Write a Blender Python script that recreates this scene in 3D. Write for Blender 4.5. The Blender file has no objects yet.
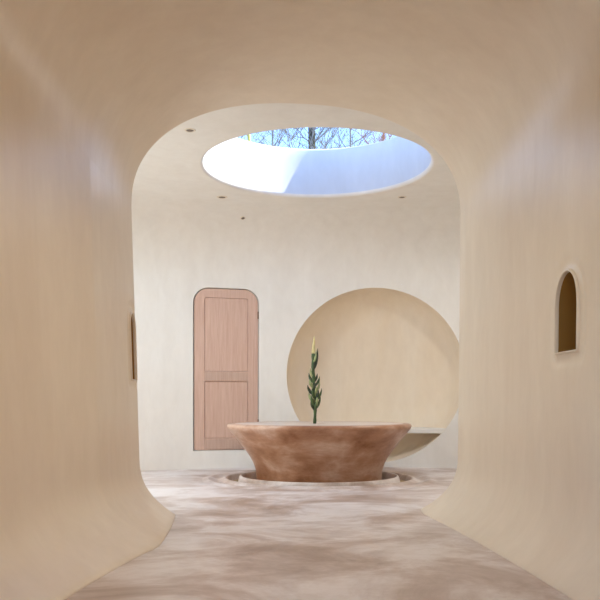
import bpy, bmesh, math, random
import numpy as np
from mathutils import Vector
from mathutils.geometry import delaunay_2d_cdt

PI = math.pi
col = bpy.context.scene.collection
scene = bpy.context.scene

# ------------------------------------------------------------------ helpers
def link(name, me, mat, parent=None):
    o = bpy.data.objects.new(name, me)
    col.objects.link(o)
    if mat: me.materials.append(mat)
    if parent: o.parent = parent
    return o

def mesh_obj(name, verts, faces, mat, parent=None, normals=None, smooth=True, fix=False):
    me = bpy.data.meshes.new(name)
    me.from_pydata([tuple(v) for v in verts], [], [tuple(f) for f in faces])
    me.update()
    if fix:
        bm = bmesh.new(); bm.from_mesh(me)
        bmesh.ops.recalc_face_normals(bm, faces=bm.faces)
        bm.to_mesh(me); bm.free()
    if smooth:
        me.polygons.foreach_set('use_smooth', [True]*len(me.polygons))
    if normals is not None:
        me.normals_split_custom_set_from_vertices([tuple(n) for n in normals])
    return link(name, me, mat, parent)

def tag(o, label, cat, group=None):
    o['label'] = label; o['category'] = cat
    if group: o['group'] = group
    return o

def struct(o):
    o['kind'] = 'structure'
    return o

def empty(name, loc, rz=0.0):
    o = bpy.data.objects.new(name, None)
    col.objects.link(o); o.location = loc; o.rotation_euler = (0, 0, rz)
    o.empty_display_size = .1
    return o

def grid_mesh(fn, us, vs, closed_u=False):
    """verts, faces, analytic normals of a parametric surface fn(u, v)"""
    P = np.array([[fn(u, v) for v in vs] for u in us], float)
    nu, nv = len(us), len(vs)
    if closed_u:
        du = np.roll(P, -1, 0) - np.roll(P, 1, 0)
    else:
        du = np.gradient(P, axis=0)
    dv = np.gradient(P, axis=1)
    N = np.cross(du, dv); N /= np.maximum(np.linalg.norm(N, axis=2, keepdims=True), 1e-12)
    F = []
    for i in range(nu if closed_u else nu-1):
        a = i*nv; b = ((i+1) % nu)*nv
        for j in range(nv-1):
            F.append((a+j, b+j, b+j+1, a+j+1))
    return P.reshape(-1, 3), F, N.reshape(-1, 3)

def inside(poly, x, y):
    c = False; n = len(poly); j = n-1
    for i in range(n):
        xi, yi = poly[i]; xj, yj = poly[j]
        if (yi > y) != (yj > y) and x < (xj-xi)*(y-yi)/(yj-yi)+xi: c = not c
        j = i
    return c

def holed_sheet(us, vs, holes, fn, flip=False, keep=None):
    """grid in (u,v) with polygon holes cut, mapped by fn -> verts, faces, normals"""
    pts, edges = [], []
    nu, nv = len(us), len(vs)
    for u in us:
        for v in vs:
            pts.append((u, v))
    def near(h, u, v):
        return min((u-a)**2+(v-b)**2 for a, b in h)
    bbs = [(min(a for a, b in h), max(a for a, b in h), min(b for a, b in h), max(b for a, b in h)) for h in holes]
    du = (us[-1]-us[0])/nu; dv = (vs[-1]-vs[0])/nv
    keep_pts = []
    for (u, v) in pts:
        bad = False
        for h, bb in zip(holes, bbs):
            if bb[0]-du < u < bb[1]+du and bb[2]-dv < v < bb[3]+dv:
                if inside(h, u, v) or near(h, u, v) < (0.2*min(du, dv))**2: bad = True
        if not bad: keep_pts.append((u, v))
    pts = keep_pts
    for h in holes:
        b = len(pts); n = len(h)
        pts += h
        edges += [(b+i, b+(i+1) % n) for i in range(n)]
    r = delaunay_2d_cdt([Vector(p) for p in pts], edges, [], 0, 1e-7)
    V2 = [tuple(p) for p in r[0]]
    F = []
    for f in r[2]:
        cx = sum(V2[i][0] for i in f)/len(f); cy = sum(V2[i][1] for i in f)/len(f)
        if any(inside(h, cx, cy) for h in holes): continue
        if keep and not keep(cx, cy): continue
        F.append(tuple(f) if not flip else tuple(reversed(f)))
    V, N = [], []
    e = 2e-3
    for u, v in V2:
        p = np.array(fn(u, v))
        a = np.array(fn(u+e, v))-np.array(fn(u-e, v)); b = np.array(fn(u, v+e))-np.array(fn(u, v-e))
        n = np.cross(a, b); n /= max(np.linalg.norm(n), 1e-12)
        V.append(p); N.append(-n if flip else n)
    used = sorted({i for f in F for i in f}); mp = {o: k for k, o in enumerate(used)}
    return [V[i] for i in used], [tuple(mp[i] for i in f) for f in F], [N[i] for i in used]

def lathe(profile, n=96, center=(0, 0, 0), cap=True):
    V, F = [], []
    m = len(profile)
    for i in range(n):
        a = 2*PI*i/n
        for r, z in profile:
            V.append((center[0]+r*math.cos(a), center[1]+r*math.sin(a), center[2]+z))
    for i in range(n):
        for j in range(m-1):
            a, b = i*m+j, ((i+1) % n)*m+j
            F.append((a, b, b+1, a+1))
    if cap:
        F.append([i*m for i in range(n)][::-1]); F.append([i*m+m-1 for i in range(n)])
    return V, F

class MB:
    def __init__(self): self.v, self.f = [], []
    def add(self, V, F):
        b = len(self.v); self.v += [tuple(p) for p in V]; self.f += [tuple(b+i for i in f) for f in F]
    def tube(self, pts, rad, n=6, flute=0.0):
        pts = [np.array(p, float) for p in pts]
        V, F = [], []
        m = len(pts)
        ref = np.array((0.31, 0.93, 0.17))
        for k in range(m):
            d = pts[min(k+1, m-1)]-pts[max(k-1, 0)]; d /= max(np.linalg.norm(d), 1e-9)
            s = np.cross(d, ref); s /= np.linalg.norm(s); t = np.cross(d, s)
            r = rad[k]
            for i in range(n):
                a = 2*PI*i/n
                rr = r*(1+flute*(1 if i % 2 else -1))
                V.append(pts[k]+rr*(math.cos(a)*s+math.sin(a)*t))
        for k in range(m-1):
            for i in range(n):
                F.append((k*n+i, k*n+(i+1) % n, (k+1)*n+(i+1) % n, (k+1)*n+i))
        F.append(tuple(range(n))[::-1]); F.append(tuple((m-1)*n+i for i in range(n)))
        self.add(V, F)
    def build(self, name, mat, parent=None, smooth=True, fix=False):
        return mesh_obj(name, self.v, self.f, mat, parent, smooth=smooth, fix=fix)

# ------------------------------------------------------------------ materials
def srgb(r, g, b):
    def c(x):
        x /= 255
        return x/12.92 if x <= .04045 else ((x+.055)/1.055)**2.4
    return (c(r), c(g), c(b), 1)

def new_mat(name):
    m = bpy.data.materials.new(name); m.use_nodes = True
    nt = m.node_tree; b = nt.nodes['Principled BSDF']
    return m, nt, b

def noise(nt, scale, detail=4, rough=.55, stretch=(1, 1, 1), dist=0.0):
    tc = nt.nodes.new('ShaderNodeTexCoord'); mp = nt.nodes.new('ShaderNodeMapping')
    mp.inputs['Scale'].default_value = stretch
    n = nt.nodes.new('ShaderNodeTexNoise')
    n.inputs['Scale'].default_value = scale; n.inputs['Detail'].default_value = detail
    n.inputs['Roughness'].default_value = rough; n.inputs['Distortion'].default_value = dist
    nt.links.new(tc.outputs['Object'], mp.inputs['Vector']); nt.links.new(mp.outputs['Vector'], n.inputs['Vector'])
    return n

def ramp(nt, src, stops):
    r = nt.nodes.new('ShaderNodeValToRGB')
    el = r.color_ramp.elements
    while len(el) < len(stops): el.new(.5)
    for e, (p, c) in zip(el, stops):
        e.position = p; e.color = c
    nt.links.new(src, r.inputs['Fac'])
    return r

def mixc(nt, fac, a, b, mode='MIX'):
    m = nt.nodes.new('ShaderNodeMix'); m.data_type = 'RGBA'; m.blend_type = mode
    for sock, val in ((m.inputs['Factor'], fac), (m.inputs['A'], a), (m.inputs['B'], b)):
        pass
    ins = {s.identifier: s for s in m.inputs}
    for key, val in (('Factor_Float', fac), ('A_Color', a), ('B_Color', b)):
        if hasattr(val, 'is_output'): nt.links.new(val, ins[key])
        else: ins[key].default_value = val
    return [s for s in m.outputs if s.identifier == 'Result_Color'][0]

def bump(nt, bsdf, src, strength, dist):
    b = nt.nodes.new('ShaderNodeBump'); b.inputs['Strength'].default_value = strength; b.inputs['Distance'].default_value = dist
    nt.links.new(src, b.inputs['Height']); nt.links.new(b.outputs['Normal'], bsdf.inputs['Normal'])

def plaster(name, c0, c1, rough=.55, bs=.25):
    m, nt, b = new_mat(name)
    n1 = noise(nt, 1.6, 5, .6, (1.6, 1.6, .35), .6)      # vertical trowel streaks
    n2 = noise(nt, 7, 4, .6, (1, 1, .5), .3)
    r = ramp(nt, n1.outputs['Fac'], [(.3, c0), (.72, c1)])
    r2 = ramp(nt, n2.outputs['Fac'], [(.3, (.95, .945, .94, 1)), (.7, (1, 1, 1, 1))])
    out = mixc(nt, 1.0, r.outputs['Color'], r2.outputs['Color'], 'MULTIPLY')
    nt.links.new(out, b.inputs['Base Color'])
    b.inputs['Roughness'].default_value = rough
    b.inputs['Specular IOR Level'].default_value = .45
    n3 = noise(nt, 5, 3, .5, (1, 1, .35), .4)
    bump(nt, b, n3.outputs['Fac'], bs, .02)
    return m

M = {}
M['plaster'] = plaster('cream_plaster', srgb(223, 209, 188), srgb(230, 218, 199), .33)
M['room'] = plaster('room_plaster', srgb(228, 224, 216), srgb(233, 230, 223), .6, .12)
M['niche'] = plaster('niche_plaster', srgb(230, 214, 190), srgb(235, 222, 202), .6, .12)
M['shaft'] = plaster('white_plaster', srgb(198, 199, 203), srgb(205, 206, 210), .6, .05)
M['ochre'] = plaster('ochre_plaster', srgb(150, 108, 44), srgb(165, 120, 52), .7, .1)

def floor_mat():
    m, nt, b = new_mat('microcement')
    n1 = noise(nt, 1.1, 8, .66, (.8, 1, 1), .7)
    n2 = noise(nt, 3.6, 7, .7, (.8, 1, 1), .5)
    n3 = noise(nt, 14, 4, .6, (.6, 1.4, 1), .2)
    r1 = ramp(nt, n1.outputs['Fac'], [(.34, srgb(166, 145, 131)), (.46, srgb(196, 180, 172)), (.58, srgb(226, 219, 217))])
    r2 = ramp(nt, n2.outputs['Fac'], [(.34, (.84, .80, .77, 1)), (.52, (1, 1, 1, 1))])
    r3 = ramp(nt, n3.outputs['Fac'], [(.3, (.94, .93, .92, 1)), (.7, (1, 1, 1, 1))])
    o = mixc(nt, 1.0, r1.outputs['Color'], r2.outputs['Color'], 'MULTIPLY')
    o = mixc(nt, 1.0, o, r3.outputs['Color'], 'MULTIPLY')
    nt.links.new(o, b.inputs['Base Color'])
    rr = ramp(nt, n2.outputs['Fac'], [(.3, (.28, .28, .28, 1)), (.7, (.46, .46, .46, 1))])
    nt.links.new(rr.outputs['Color'], b.inputs['Roughness'])
    b.inputs['Specular IOR Level'].default_value = .5
    bump(nt, b, n2.outputs['Fac'], .12, .01)
    return m
M['floor'] = floor_mat()

def table_mat(name, a, bb, c):
    m, nt, b = new_mat(name)
    n1 = noise(nt, 1.7, 6, .62, (1, 1, 2.0), .2)
    n2 = noise(nt, 7, 5, .7, (1, 1, 4.5), .2)
    r1 = ramp(nt, n1.outputs['Fac'], [(.30, a), (.5, bb), (.70, c)])
    r2 = ramp(nt, n2.outputs['Fac'], [(.35, (.90, .88, .86, 1)), (.6, (1, 1, 1, 1))])
    o = mixc(nt, 1.0, r1.outputs['Color'], r2.outputs['Color'], 'MULTIPLY')
    nt.links.new(o, b.inputs['Base Color'])
    b.inputs['Roughness'].default_value = .34
    bump(nt, b, n2.outputs['Fac'], .15, .01)
    return m
M['table'] = table_mat('table_stucco', srgb(132, 82, 48), srgb(176, 132, 103), srgb(210, 181, 162))
M['table_top_skylit'] = table_mat('tabletop_skylit_stucco', srgb(206, 188, 174), srgb(216, 200, 188), srgb(226, 212, 202))  # pale because skylight on the tabletop is put into the colour

def wood_mat(name, a, bb):
    m, nt, b = new_mat(name)
    n1 = noise(nt, 6, 6, .65, (7, 7, .35), .5)
    r = ramp(nt, n1.outputs['Fac'], [(.3, a), (.7, bb)])
    nt.links.new(r.outputs['Color'], b.inputs['Base Color'])
    b.inputs['Roughness'].default_value = .6
    bump(nt, b, n1.outputs['Fac'], .2, .004)
    return m
M['wood'] = wood_mat('limed_oak', srgb(192, 156, 138), srgb(210, 179, 161))
M['wood_dark'] = wood_mat('limed_oak_rail', srgb(180, 149, 132), srgb(197, 169, 152))

def plain(name, c, rough=.6, metal=0.0, var=.12, scale=8):
    m, nt, b = new_mat(name)
    n = noise(nt, scale, 4)
    lo = tuple(x*(1-var) for x in c[:3])+(1,); hi = tuple(min(1, x*(1+var)) for x in c[:3])+(1,)
    r = ramp(nt, n.outputs['Fac'], [(.3, lo), (.7, hi)])
    nt.links.new(r.outputs['Color'], b.inputs['Base Color'])
    b.inputs['Roughness'].default_value = rough; b.inputs['Metallic'].default_value = metal
    return m
M['brass'] = plain('aged_brass', srgb(120, 95, 70), .45, .8)
M['soil'] = plain('soil', srgb(70, 52, 40), .95, 0, .3, 30)
M['cactus'] = plain('cactus_skin', srgb(62, 84, 44), .5, 0, .45, 14)
M['cactus_dark'] = plain('cactus_dark_skin', srgb(38, 50, 28), .5, 0, .35, 14)
M['cactus_highlight'] = plain('cactus_highlight_skin', srgb(150, 160, 112), .55, 0, .3, 14)  # pale highlights on some arms, put into their colour
M['cactus_tip'] = plain('cactus_new_growth', srgb(205, 192, 138), .55, 0, .2, 14)
M['dark'] = plain('lamp_recess', srgb(112, 98, 84), .6)
M['lamp_trim'] = plain('lamp_trim', srgb(225, 214, 196), .5, 0, .05)
M['bark_dark'] = plain('dark_bark', srgb(58, 58, 44), .9, 0, .3, 5)
M['bark_olive'] = plain('olive_bark', srgb(170, 168, 96), .9, 0, .3, 5)
M['bark_grey'] = plain('grey_bark', srgb(112, 118, 128), .9, 0, .2, 5)
M['bark_red'] = plain('reddish_bark', srgb(140, 104, 92), .9, 0, .3, 5)
M['ground'] = plain('dry_ground', srgb(168, 150, 120), .95, 0, .2, .8)
M['roof'] = plain('white_roof', srgb(236, 232, 224), .8, 0, .04)

# ------------------------------------------------------------------ tunnel
ZS, AB, AN = 2.72, .965, 2.3          # spring height, arch rise, roundness
RC = .055                            # rounded arris at the mouth
Y0 = -4.0
def ye(x): return 7.08+.17*x/1.45
def half(side, z):
    k = max(0., 1-z/ZS)
    return 1.475-.085*k if side < 0 else 1.475-.03*k
FLH = .50
def flare(z):
    return .41*max(0., 1-max(0., z-.014)/FLH)**2.5
def widen(side, y):
    if side < 0: return .30*(1-math.exp(-max(0., 5.5-y)/2.3))
    return .30*(1-math.exp(-max(0., 7.0-y)/4.0))
def inset(side, y):
    d = max(0., (5.5 if side < 0 else 7.0)-y)
    k = .41 if side < 0 else .33
    if side < 0 and y > 5.3: return k-.12*(min(y-5.3, 1.6)/1.6)**1.6
    return k-.16*(1-math.exp(-d/2.5))
def sweep(C, N, t, side_w=1.0):
    """C,N in the (x,z) plane; t in [0,1] straight, [1,2] arris, [2,3] out along the room's front wall"""
    x, z = C; e = ye(x)
    if t <= 1:
        y = Y0+(e-RC-Y0)*t; out = 0; al = 0
    else:
        al = min(t-1, 1)*PI/2; out = RC*(1-math.cos(al)); y = e-RC+RC*math.sin(al)
    sd = -1 if x < 0 else 1
    f = flare(z)/.41*inset(sd, y)*side_w
    k = -out+f*math.cos(al)-widen(sd, y)*N[0]**2
    px, pz, py = x+N[0]*k, z+N[1]*k, y+f*math.sin(al)
    if t > 2:
        u = t-2
        if z <= ZS+1e-6 and abs(N[1]) < 1e-6:
            tx, tz = math.copysign(5.2, x), z
        else:
            d = np.array((x, z-ZS)); d /= np.linalg.norm(d)
            s = min(5.2/max(abs(d[0]), 1e-6), 1.45/max(d[1], 1e-6))
            tx, tz = d[0]*s, ZS+d[1]*s
        px = px+(tx-px)*u; pz = pz+(tz-pz)*u
    return (px, py, pz)

def t_of_y(y, x):      # straight part
    return (y-Y0)/(ye(x)-RC-Y0)

ts = list(np.linspace(0, 1, 70))+list(1+np.linspace(0, 1, 9)[1:])+list(2+np.array([.02, .06, .12, .25, .5, 1.0]))
zs = [0]+list(np.linspace(.014, FLH, 20)[:-1])+list(np.linspace(FLH, ZS, 26))

# soft raised lip round a slot
def slot_outline(cy, z0, z1, w, n=18):
    """arch-headed slot in (y,z): flat sill, pointed-round head"""
    P = [(cy-w/2, z0), (cy, z0), (cy+w/2, z0)]
    hh = w*.62
    for k in range(1, 8): P.append((cy+w/2, z0+(z1-hh-z0)*k/7))
    for k in range(1, n):
        a = PI*k/n
        P.append((cy+w/2*math.cos(a), z1-hh+hh*math.sin(a)**.9))
    for k in range(7, 0, -1): P.append((cy-w/2, z0+(z1-hh-z0)*k/7))
    return P

def dist_poly(P, y, z):
    best = 9
    for i in range(len(P)):
        a, b = P[i], P[(i+1) % len(P)]
        dx, dz = b[0]-a[0], b[1]-a[1]
        t = max(0, min(1, ((y-a[0])*dx+(z-a[1])*dz)/(dx*dx+dz*dz)))
        best = min(best, math.hypot(y-a[0]-t*dx, z-a[1]-t*dz))
    return best

def lip(P, y, z):
    ys = [p[0] for p in P]; zz = [p[1] for p in P]
    if y < min(ys)-.2 or y > max(ys)+.2 or z < min(zz)-.2 or z > max(zz)+.25: return 0
    d = dist_poly(P, y, z)
    if inside(P, y, z): d = 0
    # a thin proud bead at the edge, a shallow dish around it
    return .004*math.exp(-(d/.018)**2) - .012*math.exp(-((d-.055)/.035)**2)

def wall_side(name, side, slots, windows):
    N = (-side, 0)
    def fn(t, z):
        x = side*half(side, z)
        p = sweep((x, z), N, t)
        if t <= 1:
            k = 0
            for P in slots: k += lip(P, p[1], z)
            p = (p[0]-side*k, p[1], p[2])
        return p
    # work in (y, z) for the straight part, continuing with a pseudo-y past the end
    def to_t(y):
        xr = side*half(side, 1.5)
        yend = ye(xr)-RC
        return t_of_y(y, xr) if y <= yend else 1+(y-yend)/.4
    xr = side*half(side, 1.5); yend = ye(xr)-RC
    ys = [y for y in np.linspace(Y0, 3.5, 40)[:-1]]+[y for y in np.linspace(3.5, yend, 62)]
    ys += [yend+.4*(t-1) for t in ts if t > 1]
    zz = list(zs)
    for P in slots:
        z0 = min(p[1] for p in P); z1 = max(p[1] for p in P)
        zz += list(np.linspace(z0-.16, z1+.16, 30))
        y0 = min(p[0] for p in P); y1 = max(p[0] for p in P)
        ys += list(np.linspace(y0-.16, min(y1+.16, yend-.005), 28))
    def clean(a):
        a = sorted(a); o = [a[0]]
        for v in a[1:]:
            if v-o[-1] > .004: o.append(v)
        return o
    V, F, Nn = holed_sheet(clean(ys), clean(zz), slots+windows, lambda y, z: fn(to_t(y), z), flip=(side > 0))
    return struct(mesh_obj(name, V, F, M['plaster'], normals=Nn)), fn, to_t

def wall_at(px, side, z=1.5):
    y = 4.5
    for _ in range(60): y = (half(side, z)+widen(side, y))*784/abs(px-300)
    return y
sy0, sy1 = wall_at(578.6, 1), wall_at(556.6, 1)
slot_r = slot_outline((sy0+sy1)/2, 1+51.5/784*(sy0+sy1)/2, 1+132/784*(sy0+sy1)/2, sy1-sy0)
slot_l = slot_outline(6.725, 1.20, 1.77, .20)
win = [(-.2, .9), (.9, .9), (2.0, .9), (2.0, 1.7), (2.0, 2.4), (.9, 2.4), (-.2, 2.4), (-.2, 1.7)]
wl, fnl, tol = wall_side('wall_left', -1, [slot_l], [win])
wr, fnr, tor = wall_side('wall_right', 1, [slot_r], [])

def arch(t, ph):
    c, s = math.cos(ph), math.sin(ph)
    a = half(1 if c >= 0 else -1, ZS)
    cx = math.copysign(abs(c)**(2/AN), c); sz = abs(s)**(2/AN)
    x, z = a*cx, ZS+AB*sz
    nx = -math.copysign(abs(c)**(2-2/AN), c)/a; nz = -abs(s)**(2-2/AN)/AB
    l = math.hypot(nx, nz)
    return sweep((x, z), (nx/l, nz/l), t, 0)
# even arc-length sampling of the arch
raw = np.linspace(0, PI, 1201)
pp = np.array([arch(0, p) for p in raw]); L = np.concatenate([[0], np.cumsum(np.linalg.norm(np.diff(pp, axis=0), axis=1))])
phs = np.interp(np.linspace(0, L[-1], 90), L, raw)
V, F, N = grid_mesh(arch, ts, list(phs))
# normals point into the tunnel
ctr = np.array((0, 3, 2.5)); s = np.sign(np.dot(N[45], ctr-V[45]))
V2 = [tuple(v) for v in V]
if s < 0: F = [tuple(reversed(f)) for f in F]; N = -N
struct(mesh_obj('ceiling', V2, F, M['plaster'], normals=N))

# slot reveals open into dark passages behind the walls
def slot_reveal(name, P, fn, to_t, side, depth=.30):
    def rows(spec, nm, mat):
        cy = sum(p[0] for p in P)/len(P); cz = sum(p[1] for p in P)/len(P)
        V = []; n = len(P); F = []
        for (d, g) in spec:
            for k, (y, z) in enumerate(P):
                q = fn(to_t(y), z)
                a, b = P[k-1], P[(k+1) % n]
                ty, tz = b[0]-a[0], b[1]-a[1]; l = math.hypot(ty, tz)
                V.append((q[0]+side*d, q[1]+tz/l*g, q[2]-ty/l*g))
        for k in range(len(spec)-1):
            for i in range(n):
                F.append((k*n+i, k*n+(i+1) % n, (k+1)*n+(i+1) % n, (k+1)*n+i))
        return struct(mesh_obj(nm, V, F, mat, fix=True))
    rows([(.012, .016), (-.003, .012), (-.009, .007), (-.011, .002), (-.008, -.002), (.002, -.004), (.014, -.005)], name, M['plaster'])
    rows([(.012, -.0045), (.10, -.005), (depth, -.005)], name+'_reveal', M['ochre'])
slot_reveal('trim_1', slot_r, fnr, tor, 1, .26)
slot_reveal('trim_2', slot_l, fnl, tol, -1, .22)
def box(name, a, b, mat, open_faces=()):
    x0, y0, z0 = a; x1, y1, z1 = b
    V = [(x0, y0, z0), (x1, y0, z0), (x1, y1, z0), (x0, y1, z0), (x0, y0, z1), (x1, y0, z1), (x1, y1, z1), (x0, y1, z1)]
    F = {'z0': (0, 3, 2, 1), 'z1': (4, 5, 6, 7), 'y0': (0, 1, 5, 4), 'y1': (2, 3, 7, 6), 'x0': (0, 4, 7, 3), 'x1': (1, 2, 6, 5)}
    return mesh_obj(name, V, [f for k, f in F.items() if k not in open_faces], mat, smooth=False)
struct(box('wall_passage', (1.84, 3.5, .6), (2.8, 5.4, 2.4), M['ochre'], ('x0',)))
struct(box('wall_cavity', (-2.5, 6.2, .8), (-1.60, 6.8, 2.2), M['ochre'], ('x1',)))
# outer skins close the gap between tunnel wall and cavity
def plate_with_hole(name, x, rect, P, mat):
    y0, y1, z0, z1 = rect
    out = [(y0, z0), (y1, z0), (y1, z1), (y0, z1)]
    pts = out+P; ed = [(0, 1), (1, 2), (2, 3), (3, 0)]+[(4+i, 4+(i+1) % len(P)) for i in range(len(P))]
    r = delaunay_2d_cdt([Vector(p) for p in pts], ed, [], 0, 1e-6)
    Fs = []
    for f in r[2]:
        cx = sum(r[0][i][0] for i in f)/len(f); cy = sum(r[0][i][1] for i in f)/len(f)
        if not inside(P, cx, cy): Fs.append(tuple(f))
    return struct(mesh_obj(name, [(x, p[0], p[1]) for p in r[0]], Fs, mat, smooth=False))
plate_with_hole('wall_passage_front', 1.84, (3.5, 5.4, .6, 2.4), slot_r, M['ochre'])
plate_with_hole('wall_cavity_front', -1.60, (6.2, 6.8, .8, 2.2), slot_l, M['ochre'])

# unseen left window, added to brighten the right wall: reveal and frame
wv, wf = [], []
for d in (0, .35):
    for (y, z) in win:
        q = fnl(tol(y), z); wv.append((q[0]-d, y, z))
n = len(win)
for i in range(n): wf.append((i, (i+1) % n, n+(i+1) % n, n+i))
w1 = struct(mesh_obj('window_added_1', wv, wf, M['plaster'], smooth=False, fix=True))

# ------------------------------------------------------------------ round room
SKY = (.205, 9.51); HC = 3.85; RS = 1.365; SH = .65; COVE = 1.0
def cove(th):
    t = (math.sin(th)+.70)/.12      # no cove on the side of the tunnel
    t = max(0., min(1., t)); return .08+(COVE-.08)*t*t*(3-2*t)
EX, EY, EA, EB = .6, 9.6, 4.3, 2.65
def wall_y(x): return EY+EB*math.sqrt(max(0., 1-((x-EX)/EA)**2))
def plan(th):
    c, s = math.cos(th), math.sin(th)
    ox, oy = SKY[0]-EX, SKY[1]-EY
    # half ellipse at the back
    A = (c/EA)**2+(s/EB)**2; B = 2*(ox*c/EA**2+oy*s/EB**2); C = (ox/EA)**2+(oy/EB)**2-1
    r = (-B+math.sqrt(B*B-4*A*C))/(2*A)
    if SKY[1]+r*s >= EY: return r
    cand = []
    if c > 1e-9: cand.append((EX+EA-SKY[0])/c)
    if c < -1e-9: cand.append((EX-EA-SKY[0])/c)
    if s < -1e-9: cand.append((6.2-SKY[1])/s)
    return min(cand)
def theta_of_x(x): return math.atan2(wall_y(x)-SKY[1], x-SKY[0])

# door and round niche outlines on the back wall, as (x, z)
DX0, DX1, DZ0, DZ1, DR = -1.60, -.650, .285, 2.745, .22
def door_outline(g, n=12):
    x0, x1, z0, z1, r = DX0-g, DX1+g, DZ0-g*.6, DZ1+g, DR+g
    P = [(x0+(x1-x0)*k/6, z0) for k in range(7)]
    P += [(x1, z0+(z1-r-z0)*k/16) for k in range(1, 16)]
    P += [(x1-r+r*math.cos(a), z1-r+r*math.sin(a)) for a in [PI/2*k/n for k in range(n+1)]]
    P += [(x1-r+(x0+2*r-x1)*k/5, z1) for k in range(1, 5)]
    P += [(x0+r-r*math.sin(a), z1-r+r*math.cos(a)) for a in [PI/2*k/n for k in range(n+1)]]
    P += [(x0, z1-r+(z0-z1+r)*k/16) for k in range(1, 16)]
    return P
NX, NZ, NR = 1.155, 1.434, 1.364
NN = 160
circ = [(NX+NR*math.cos(2*PI*k/NN), NZ+NR*math.sin(2*PI*k/NN)) for k in range(NN)]
door_h = door_outline(.020)
KS = 4.0   # theta is stretched so the parameter cells are near square
h1 = [(theta_of_x(x)*KS, z) for x, z in door_h]; h2 = [(theta_of_x(x)*KS, z) for x, z in circ]
def room_wall(u, z):
    th = u/KS; r = plan(th)
    return (SKY[0]+r*math.cos(th), SKY[1]+r*math.sin(th), z)
def span(a, b, n): return list(np.linspace(a, b, n))
us = span(-.60*KS, (PI+.60)*KS, 230)
V, F, N = holed_sheet(us, span(0, HC-COVE, 44), [h1, h2], room_wall, flip=False)
ctr = np.array((SKY[0], SKY[1], 1.5))
k = max(range(len(V)), key=lambda i: V[i][1])
if np.dot(N[k], ctr-V[k]) < 0: F = [tuple(reversed(f)) for f in F]; N = [-n for n in N]
struct(mesh_obj('wall_back', V, F, M['room'], normals=N))

# coved ceiling with the round skylight opening
RF = .05
prof = []
def ceil_pt(th, t):
    R = plan(th); cv = cove(th)
    if t <= 1:                         # cove
        a = t*PI/2
        r, z = R-cv+cv*math.cos(a), HC-cv+cv*math.sin(a)
    elif t <= 2:                       # flat
        r, z = R-cv+(RS+RF-R+cv)*(t-1), HC
    else:
        a = (t-2)*PI/2
        r, z = RS+RF-RF*math.sin(a), HC+RF-RF*math.cos(a)
    return (SKY[0]+r*math.cos(th), SKY[1]+r*math.sin(th), z)
def ceil_fn(th, t):
    return ceil_pt(th, t)
ths = list(np.linspace(0, 2*PI, 241)[:-1])
tt = span(0, 1, 20)+span(1, 2, 12)[1:]+span(2, 3, 7)[1:]
V, F, N = grid_mesh(ceil_fn, ths, tt, closed_u=True)
k = 60*len(tt)+25
if N[k][2] > 0: F = [tuple(reversed(f)) for f in F]; N = -N
struct(mesh_obj('ceiling_room', [tuple(v) for v in V], F, M['room'], normals=N))

# skylight shaft and roof lip
prof = [(RS, HC+RF*.9)]+[(RS, HC+RF+(SH-RF)*k/6) for k in range(1, 7)]
prof += [(RS+.03*(1-math.cos(a)), HC+SH+.03*math.sin(a)) for a in [PI/2*k/4 for k in range(1, 5)]]
prof += [(RS+.25, HC+SH+.03), (RS+.28, HC+SH), (RS+.28, HC+.22)]
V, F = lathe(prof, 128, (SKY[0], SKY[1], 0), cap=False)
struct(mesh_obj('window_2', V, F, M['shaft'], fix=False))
V, F = lathe([(RS+.2, HC+.24), (5.6, HC+.24)], 64, (SKY[0], SKY[1], 0), cap=False)
struct(mesh_obj('roof', V, F, M['roof']))

# round niche bowl
ND, NK = .72, 3.7
def bowl_depth(rho): return ND*(max(0., 1-rho**NK))**(1/NK)
def bowl(a, q):
    if q < 0:       # tiny rounded arris
        rho = 1.0; d = 0
    rho = q
    x = NX+NR*rho*math.cos(a); z = NZ+NR*rho*math.sin(a)
    return (x, wall_y(x)+bowl_depth(rho), z)
rhos = [math.cos(b) for b in np.linspace(0, PI/2, 60)]
rhos = sorted([max(1e-5, r**.5) for r in rhos], reverse=True)
angs = list(np.linspace(0, 2*PI, NN+1)[:-1])
V, F, N = grid_mesh(bowl, angs, rhos, closed_u=True)
if np.dot(N[30], np.array((1.2, 9, 1.5))-V[30]) < 0: F = [tuple(reversed(f)) for f in F]; N = -N
struct(mesh_obj('wall_niche', [tuple(v) for v in V], F, M['niche']))

# bench slab inside the niche
BZ0, BZ1 = .530, .608
bv, bf = [], []
nb = 40
for z, ins in ((BZ0, 0), (BZ0+.008, -.006), (BZ1-.01, -.006), (BZ1, .002)):
    dx = math.sqrt(NR**2-(z-NZ)**2)-.004
    row = []
    for k in range(nb+1):
        x = NX-dx+2*dx*k/nb
        row.append((x, wall_y(x)+ins, z))
    for k in range(nb, -1, -1):
        x = NX-dx+2*dx*k/nb
        rho = math.hypot(x-NX, z-NZ)/NR
        row.append((x, wall_y(x)+bowl_depth(min(rho, 1))*.995+.004, z))
    bv += row
m = 2*(nb+1)
for k in range(3):
    for i in range(m): bf.append((k*m+i, k*m+(i+1) % m, (k+1)*m+(i+1) % m, (k+1)*m+i))
bf.append(tuple(range(m))[::-1]); bf.append(tuple(3*m+i for i in range(m)))
o = mesh_obj('bench', bv, bf, M['room'], smooth=False, fix=True)
tag(o, 'thin cream plaster bench slab spanning the lower part of the round wall niche', 'bench')

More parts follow.
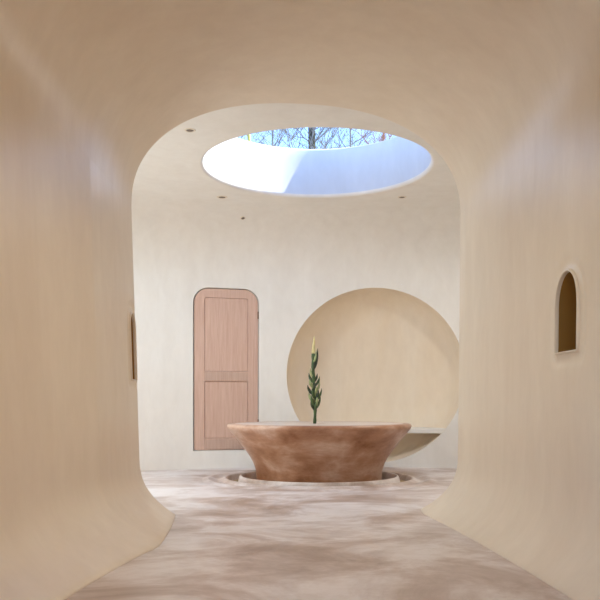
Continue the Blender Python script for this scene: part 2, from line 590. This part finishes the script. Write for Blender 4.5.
# door in its plaster reveal
dl = Vector((DX0, wall_y(DX0), 0)); dr = Vector((DX1, wall_y(DX1), 0))
dang = math.atan2(dr.y-dl.y, dr.x-dl.x); dw = (dr-dl).length
rv, rf = [], []
n = len(door_h)
for d, g in ((0, 0), (.004, -.003), (.012, -.006), (.12, -.006)):
    P = door_outline(.020+g)
    for x, z in P: rv.append((x-d*math.sin(dang), wall_y(x)+d*math.cos(dang), z))
for k in range(3):
    for i in range(n): rf.append((k*n+i, k*n+(i+1) % n, (k+1)*n+(i+1) % n, (k+1)*n+i))
rf.append(tuple(3*n+i for i in range(n)))
struct(mesh_obj('trim_3', rv, rf, M['room'], fix=True))

door = empty('door_1', (dl.x-.012*math.sin(dang), dl.y+.012*math.cos(dang)+.006, DZ0), dang)
door['kind'] = 'structure'
DH = DZ1-DZ0
def rounded_slab(outline, holes, y0, y1):
    """slab in local (x,z), front at y0, back at y1"""
    pts, ed, loops = [], [], []
    for P in [outline]+holes:
        b = len(pts); pts += P; loops.append((b, len(P)))
        ed += [(b+i, b+(i+1) % len(P)) for i in range(len(P))]
    r = delaunay_2d_cdt([Vector(p) for p in pts], ed, [], 0, 1e-6)
    assert len(r[0]) == len(pts)
    Ff = []
    for f in r[2]:
        cx = sum(r[0][i][0] for i in f)/len(f); cz = sum(r[0][i][1] for i in f)/len(f)
        if inside(outline, cx, cz) and not any(inside(h, cx, cz) for h in holes): Ff.append(tuple(f))
    n = len(pts)
    V = [(p[0], y0, p[1]) for p in r[0]]+[(p[0], y1, p[1]) for p in r[0]]
    F = [f for f in Ff]+[tuple(n+i for i in reversed(f)) for f in Ff]
    for b, l in loops:
        for i in range(l):
            a, c = b+i, b+(i+1) % l
            F.append((a, c, n+c, n+a))
    return V, F
def rrect(x0, x1, z0, z1, rt, n=8, rb=0):
    P = [(x0, z0), (x1, z0)]
    if rt > 0:
        P += [(x1-rt+rt*math.cos(a), z1-rt+rt*math.sin(a)) for a in [PI/2*k/n for k in range(n+1)]]
        P += [(x0+rt-rt*math.sin(a), z1-rt+rt*math.cos(a)) for a in [PI/2*k/n for k in range(n+1)]]
    else: P += [(x1, z1), (x0, z1)]
    return P
px0, px1 = .155, dw-.155
up = rrect(px0, px1, 1.20, DH-.135, .035); lo = rrect(px0, px1, .175, 1.045, .0)
def slab(name, outline, holes, y0, y1, mat, parent, bev=.004):
    V, F = rounded_slab(outline, holes, y0, y1)
    o = mesh_obj(name, V, F, mat, parent, smooth=False, fix=True)
    b = o.modifiers.new('bevel', 'BEVEL'); b.width = bev; b.segments = 2; b.limit_method = 'ANGLE'; b.angle_limit = math.radians(50)
    return o
slab('frame', rrect(0, dw, 0, DH, DR, 12), [up, lo], 0, .045, M['wood'], door)
g = .004
slab('panel', rrect(px0+g, px1-g, 1.20+g, DH-.135-g, .033), [], .014, .04, M['wood'], door, .006)
slab('panel', rrect(px0+g, px1-g, .175+g, 1.045-g, 0), [], .014, .04, M['wood'], door, .006)
slab('rail', rrect(px0-.002, px1+.002, 1.06, 1.185, 0), [], -.006, .01, M['wood_dark'], door)
slab('rail', rrect(px0-.002, px1+.002, .012, .160, 0), [], -.005, .01, M['wood_dark'], door)
for zh in (2.02, .35):
    mb = MB(); mb.tube([(dw+.004, -.004, zh), (dw+.004, -.004, zh+.11)], [.009, .009], 10)
    mb.build('hinge', M['brass'], door)

# ------------------------------------------------------------------ floor with ripples round the table
TC = (.253, 10.45)
rip = [(.0, -.14), (.80, -.14), (.90, -.14), (.965, -.13), (1.0, -.06), (1.022, .036), (1.04, .048), (1.056, .036), (1.082, -.06), (1.11, -.13),
       (1.17, -.13), (1.20, -.06), (1.222, .012), (1.24, .022), (1.262, .014), (1.30, -.006), (1.34, -.018), (1.385, -.014), (1.43, .004), (1.465, .012),
       (1.50, .005), (1.55, -.007), (1.60, -.005), (1.66, 0.0), (1.8, 0.0)]
rx = np.array([p[0] for p in rip]); rz = np.array([p[1] for p in rip])
def ripz(r):
    if r >= 1.8: return 0.0
    e = .007
    return float(np.mean(np.interp([r-e, r-e/2, r, r+e/2, r+e], rx, rz)))
rr = [0.02]+span(.3, .9, 6)+span(.92, 1.7, 100)+[1.8, 2.0, 2.4, 3, 4, 5, 7, 9, 12, 15.5]
def floor_fn(a, r): return (TC[0]+r*math.cos(a), TC[1]+r*math.sin(a), ripz(r))
V, F, N = grid_mesh(floor_fn, list(np.linspace(0, 2*PI, 181)[:-1]), rr, closed_u=True)
if N[500][2] < 0: F = [tuple(reversed(f)) for f in F]; N = -N
struct(mesh_obj('floor', [tuple(v) for v in V], F, M['floor'], normals=N))
V, F = lathe([(.02, -.06), (160, -.06)], 48, (0, 10, 0), cap=False)
struct(mesh_obj('ground', V, F, M['ground']))

# ------------------------------------------------------------------ table
table = empty('round_table', (TC[0], TC[1], 0))
tag(table, 'round brown stucco table with a flared bowl-shaped pedestal standing in the rippled floor', 'table')
prof = [(.60, -.14), (.828, -.14), (.828, .0), (.833, .06), (.846, .133), (.875, .215), (.926, .307), (.985, .39), (1.05, .47), (1.11, .547),
        (1.165, .610), (1.198, .648), (1.215, .672), (1.222, .692), (1.219, .710), (1.208, .723), (1.190, .729), (1.165, .7305), (1.12, .7305), (1.118, .726), (1.118, .70)]
V, F = lathe(prof, 128, cap=False)
mesh_obj('pedestal', V, F, M['table'], table, fix=False)
prof = [(.10, .66), (.10, .724), (.105, .728), (.30, .7295), (1.10, .7305), (1.1165, .7295), (1.117, .70)]
V, F = lathe(prof, 128, cap=False)
mesh_obj('tabletop', V, F, M['table_top_skylit'], table)
V, F = lathe([(.004, .722), (.06, .720), (.099, .712), (.099, .66), (.004, .66)], 32, cap=False)
mesh_obj('planting_hole', V, F, M['soil'], table)['label'] = 'soil-filled planting hole'

# cactus-like plant growing at the middle of the table
rnd = random.Random(5)
plx = TC[0]-.066
plant = empty('cactus', (plx+.0, TC[1], .722))
plant.location.x = TC[0]-.058
tag(plant, 'tall slender dark green cactus with upturned arms growing from the centre of the round table', 'plant')
off = plx-plant.location.x
Hh = 1.17
def stem_x(t): return off*min(1, t*3)+.012*math.sin(t*7)-.010*max(0, t-.55)
spts = [(stem_x(t), .006*math.sin(t*9), Hh*t-.006*0) for t in np.linspace(0, .80, 22)]
srad = [.019+.001*t+.003*math.sin(t*40) for t in np.linspace(0, 1, 22)]
mb = MB(); mb.tube(spts, srad, 10, .14); mb.build('stem', M['cactus'], plant)
tpts = [(stem_x(t), .006*math.sin(t*9), Hh*t) for t in np.linspace(.785, 1.0, 8)]
mb = MB(); mb.tube(tpts, [.0195, .021, .020, .018, .016, .013, .009, .003], 10, .14)
mb.build('growing_tip', M['cactus_tip'], plant)['label'] = 'pale new growth at the top'
def arm(t0, dirx, diry, out, rise, r, mat):
    x0, z0 = stem_x(t0), Hh*t0
    P, R = [], []
    for k in range(9):
        s = k/8
        o = out*(1-(1-s)**1.7)
        P.append((x0+dirx*o, diry*o, z0+rise*(s**1.35)+.01*s))
        R.append(r*(.55+.55*math.sin(PI*min(1, .15+s*.8)))*(1 if s < .7 else 1-(s-.7)*2.6))
    mb = MB(); mb.tube(P, R, 8, .16)
    return mb.build('arm', mat, plant)
A = [(.62, .95, .2, .062, .27, .019, 'cactus_dark'), (.69, .8, -.5, .05, .17, .013, 'cactus_highlight'), (.60, .3, -.6, .03, .12, .012, 'cactus_dark'),
     (.53, -.9, -.3, .045, .11, .015, 'cactus_highlight'), (.47, -.95, .5, .075, .12, .016, 'cactus'), (.48, .8, .5, .055, .10, .015, 'cactus_dark'),
     (.41, -.7, -.6, .085, .10, .018, 'cactus_highlight'), (.43, .9, -.3, .075, .12, .016, 'cactus'), (.37, .1, -1, .05, .12, .017, 'cactus_dark'),
     (.33, -1, -.1, .095, .12, .018, 'cactus_dark'), (.35, .9, -.3, .07, .15, .016, 'cactus_highlight'), (.29, -.5, -.8, .07, .13, .018, 'cactus'),
     (.27, .6, -.7, .07, .13, .018, 'cactus_dark'), (.26, 1, 0, .088, .16, .015, 'cactus'), (.24, -.95, .2, .085, .13, .018, 'cactus_highlight'),
     (.20, -.6, -.6, .075, .14, .018, 'cactus'), (.22, .2, 1, .06, .14, .017, 'cactus_dark'), (.19, .5, -.8, .05, .14, .017, 'cactus_highlight'),
     (.17, .8, .4, .08, .17, .015, 'cactus'), (.16, -.8, -.3, .06, .12, .016, 'cactus_dark'), (.31, .3, -.9, .05, .13, .015, 'cactus_highlight'), (.15, .2, -.9, .04, .13, .016, 'cactus')]
for t0, dx, dy, out, rise, r, mt in A:
    l = math.hypot(dx, dy); arm(t0, dx/l, dy/l, out, rise, r, M[mt])

# ------------------------------------------------------------------ recessed spotlights in the ceiling
def cove_hit(px, py):
    """ray from the camera through pixel to the coved ceiling"""
    d = np.array(((px-300)/784, 1, (HY-py)/784))
    t = 7.5
    while t < 13:
        p = np.array((0, 0, 1.0))+d*t
        th = math.atan2(p[1]-SKY[1], p[0]-SKY[0]); r = math.hypot(p[0]-SKY[0], p[1]-SKY[1]); R = plan(th)
        zc = HC
        if r > R-COVE:
            q = min(1, (r-R+COVE)/COVE); zc = HC-COVE+COVE*math.sqrt(max(0, 1-q*q))
        if p[2] >= zc: break
        t += .004
    p[2] = zc
    n = np.array((0, 0, -1.0))
    if r > R-COVE:
        q = min(1, (r-R+COVE)/COVE)
        n = np.array((-math.cos(th)*q, -math.sin(th)*q, -math.sqrt(1-q*q)))
    return p, n
HY = 403
def spotlight(px, py, r, label):
    p, n = cove_hit(px, py)
    e = empty('ceiling_spotlight', tuple(p))
    e.rotation_euler = Vector(n).to_track_quat('Z', 'Y').to_euler()
    tag(e, label, 'spotlight', 'recessed ceiling spotlights')
    V, F = lathe([(r*.62, -.004), (r*.66, .006), (r*.9, .007), (r, .001), (r, -.006)], 28, cap=False)
    mesh_obj('trim_ring', V, F, M['lamp_trim'], e)
    V, F = lathe([(.001, .003), (r*.64, .004), (r*.64, -.005)], 28, cap=False)
    mesh_obj('lamp', V, F, M['dark'], e)
spotlight(190, 130, .06, 'tiny recessed spotlight in the ceiling nearer the arch, left of the skylight')
spotlight(222, 197, .075, 'tiny recessed spotlight in the ceiling above the wooden door')
spotlight(402, 197, .06, 'tiny recessed spotlight in the ceiling above the round niche, right of the skylight')
spotlight(243, 218, .04, 'smallest recessed spotlight, low on the curved ceiling just above the wall')

# ------------------------------------------------------------------ bare trees outside, seen through the skylight
def tree(name, x, y, h, r0, seed, bark, twig, label, lean=0.0, nb=32):
    rnd = random.Random(seed)
    e = empty(name, (x, y, -.06)); tag(e, label, 'tree', 'bare trees outside')
    def tx(z): return lean*(z-10)+.05*math.sin(z*.8+seed)
    pts = [(tx(z), .04*math.sin(z+seed), z) for z in np.linspace(0, h, 24)]
    mb = MB(); mb.tube(pts, [r0*(1-.8*k/23)**1.0+.012 for k in range(24)], 9); mb.build('trunk', bark, e)
    br = MB()
    def branch(p, d, l, r, lev):
        P = [np.array(p)]; d = np.array(d, float)
        n = 5
        for k in range(n):
            d = d+np.array((rnd.gauss(0, .16), rnd.gauss(0, .16), rnd.gauss(.05, .12))); d /= np.linalg.norm(d)
            P.append(P[-1]+d*l/n)
        br.tube(P, [r*(1-.75*k/n) for k in range(n+1)], 5 if lev < 2 else 3)
        if lev < 3:
            for k in range(5 if lev == 0 else 4):
                q = P[1+int(rnd.random()*(n-1)+.5)]
                a = rnd.uniform(0, 2*PI); s = rnd.uniform(.5, .95)
                dd = d*(1-s*.4)+np.array((math.cos(a)*s, math.sin(a)*s, rnd.uniform(-.1, .45))); dd /= np.linalg.norm(dd)
                branch(q, dd, l*rnd.uniform(.45, .7), r*.55, lev+1)
    for k in range(nb):
        z = h*rnd.uniform(.38, .98); a = rnd.uniform(0, 2*PI)
        l = rnd.uniform(1.5, 2.8)*(1.15-z/h*.5)
        branch((tx(z), 0, z), (math.cos(a), math.sin(a), rnd.uniform(.5, 1.1)), l, .026, 0)
    br.build('branches', twig, e)
def at(px, Y): return (px-300)/784*Y
tree('bare_tree', at(313, 24), 24, 12.5, .24, 3, M['bark_dark'], M['bark_grey'], 'bare tree with the thick dark trunk at the middle of the skylight view')
tree('bare_tree', at(254, 31), 31, 14.5, .15, 8, M['bark_olive'], M['bark_grey'], 'bare tree with a yellowish leaning trunk towards the left of the skylight view', -.10)
tree('bare_tree', at(272, 38), 38, 17.0, .10, 21, M['bark_grey'], M['bark_grey'], 'bare tree with a very thin straight blue-grey trunk, between the dark and the yellowish trunks', 0, 20)
tree('bare_tree', at(348, 35), 35, 15.5, .08, 30, M['bark_grey'], M['bark_grey'], 'bare thin tree just right of the thick dark trunk in the skylight view', .03, 22)
tree('bare_tree', at(384, 28), 28, 12.5, .08, 40, M['bark_red'], M['bark_red'], 'bare tree with reddish twigs at the right end of the skylight view', .05, 26)

# ------------------------------------------------------------------ roof turret left out: the shaft is shaded by its own rim
TUR = None

# ------------------------------------------------------------------ light
world = bpy.data.worlds.new('world'); scene.world = world; world.use_nodes = True
nt = world.node_tree; bg = nt.nodes['Background']
sky = nt.nodes.new('ShaderNodeTexSky'); sky.sky_type = 'NISHITA'
sky.sun_disc = False; sky.sun_elevation = math.radians(42); sky.sun_rotation = math.radians(95)
sky.air_density = .8; sky.dust_density = 0.0; sky.ozone_density = 4.0
nt.links.new(sky.outputs['Color'], bg.inputs['Color']); bg.inputs['Strength'].default_value = .62

def sun(az, el, strength):
    L = bpy.data.lights.new('sun', 'SUN'); L.energy = strength; L.angle = math.radians(.6); L.color = (1, .985, .95)
    o = bpy.data.objects.new('sun', L); col.objects.link(o)
    d = Vector((math.cos(az)*math.cos(el), math.sin(az)*math.cos(el), math.sin(el)))
    o.rotation_euler = d.to_track_quat('Z', 'Y').to_euler(); return o
sun(math.radians(5), math.radians(44), 13.5)

def area(name, loc, target, sx, sy, power, color):
    L = bpy.data.lights.new(name, 'AREA'); L.shape = 'RECTANGLE'; L.size = sx; L.size_y = sy; L.energy = power; L.color = color
    o = bpy.data.objects.new(name, L); col.objects.link(o); o.location = loc
    o.rotation_euler = (Vector(loc)-Vector(target)).to_track_quat('Z', 'Y').to_euler(); return o
def lamp(name, loc, target, size, power, color):
    o = area(name, loc, target, size, size, power, color); o.data.shape = 'DISK'; return o
# weak fill at the added left window, brightens the right wall
area('window_fill', (-1.95, .9, 1.65), (1.45, 2.6, 1.6), 2.1, 1.4, 2, (.94, .98, .95))
# unseen ceiling fills, added: one for the tunnel flares, two for the room
w = lamp('tunnel_fill', (0, 4.5, 3.56), (0, 4.7, 0), .45, 9.5, (1, .93, .78)); w.data.spread = math.radians(110)
lamp('room_fill', (-2.32, 9.0, 3.7), (-2.25, 9.3, 0), .3, 54, (.79, .92, 1))
w = area('warm_fill', (1.55, -1.0, 2.0), (-1.5, 4.3, 1.3), .4, .4, 8, (1, .42, .02)); w.data.spread = math.radians(80)  # added warm fill behind the camera, tints the left wall
lamp('room_fill', (2.6, 9.2, 3.7), (2.2, 9.2, 0), .3, 50, (1, .98, .93))
# added unseen fill at the room's left end, standing in for a window
area('side_fill', (-3.60, 8.3, 1.6), (2.0, 8.3, 1.6), 2.0, 2.0, 38, (.76, .92, 1))

# made-up fittings round the added lights: a surround per lamp, a window frame
def fill_fitting(name, r):
    for o in [o for o in bpy.data.objects if o.type == 'LIGHT' and o.name.split('.')[0] == name]:
        V, F = lathe([(r+.01, -.01), (r+.04, -.02), (r+.07, -.01), (r+.08, .03), (r+.08, .10), (.01, .10)], 40, cap=False)
        f = struct(mesh_obj('trim_fill', V, F, M['lamp_trim'], fix=True))
        f.location = o.location; f.rotation_euler = o.rotation_euler
fill_fitting('tunnel_fill', .225); fill_fitting('room_fill', .15); fill_fitting('warm_fill', .29)
fr = MB()
for a, b in (((-3.70, 7.20, .50), (-3.56, 7.30, 2.70)), ((-3.70, 9.30, .50), (-3.56, 9.40, 2.70)), ((-3.70, 7.30, .50), (-3.56, 9.30, .60)), ((-3.70, 7.30, 2.60), (-3.56, 9.30, 2.70))):
    x0, y0, z0 = a; x1, y1, z1 = b
    fr.add([(x0, y0, z0), (x1, y0, z0), (x1, y1, z0), (x0, y1, z0), (x0, y0, z1), (x1, y0, z1), (x1, y1, z1), (x0, y1, z1)],
           [(0, 3, 2, 1), (4, 5, 6, 7), (0, 1, 5, 4), (2, 3, 7, 6), (0, 4, 7, 3), (1, 2, 6, 5)])
struct(fr.build('window_added_3', M['wood'], smooth=False))  # frame only, added round the side fill; no opening behind it

# ------------------------------------------------------------------ camera
cam = bpy.data.cameras.new('camera'); co = bpy.data.objects.new('camera', cam); col.objects.link(co)
co.location = (0, 0, 1.0); co.rotation_euler = (PI/2, 0, 0)
cam.sensor_width = 36; cam.lens = 784/600*36; cam.shift_y = (HY-300)/600
cam.clip_start = .05; cam.clip_end = 500
scene.camera = co

vs_ = scene.view_settings
vs_.view_transform = 'Standard'; vs_.look = 'None'; vs_.gamma = 1; vs_.use_curve_mapping = False; vs_.exposure = 0.12
scene.cycles.max_bounces = 12; scene.cycles.diffuse_bounces = 8
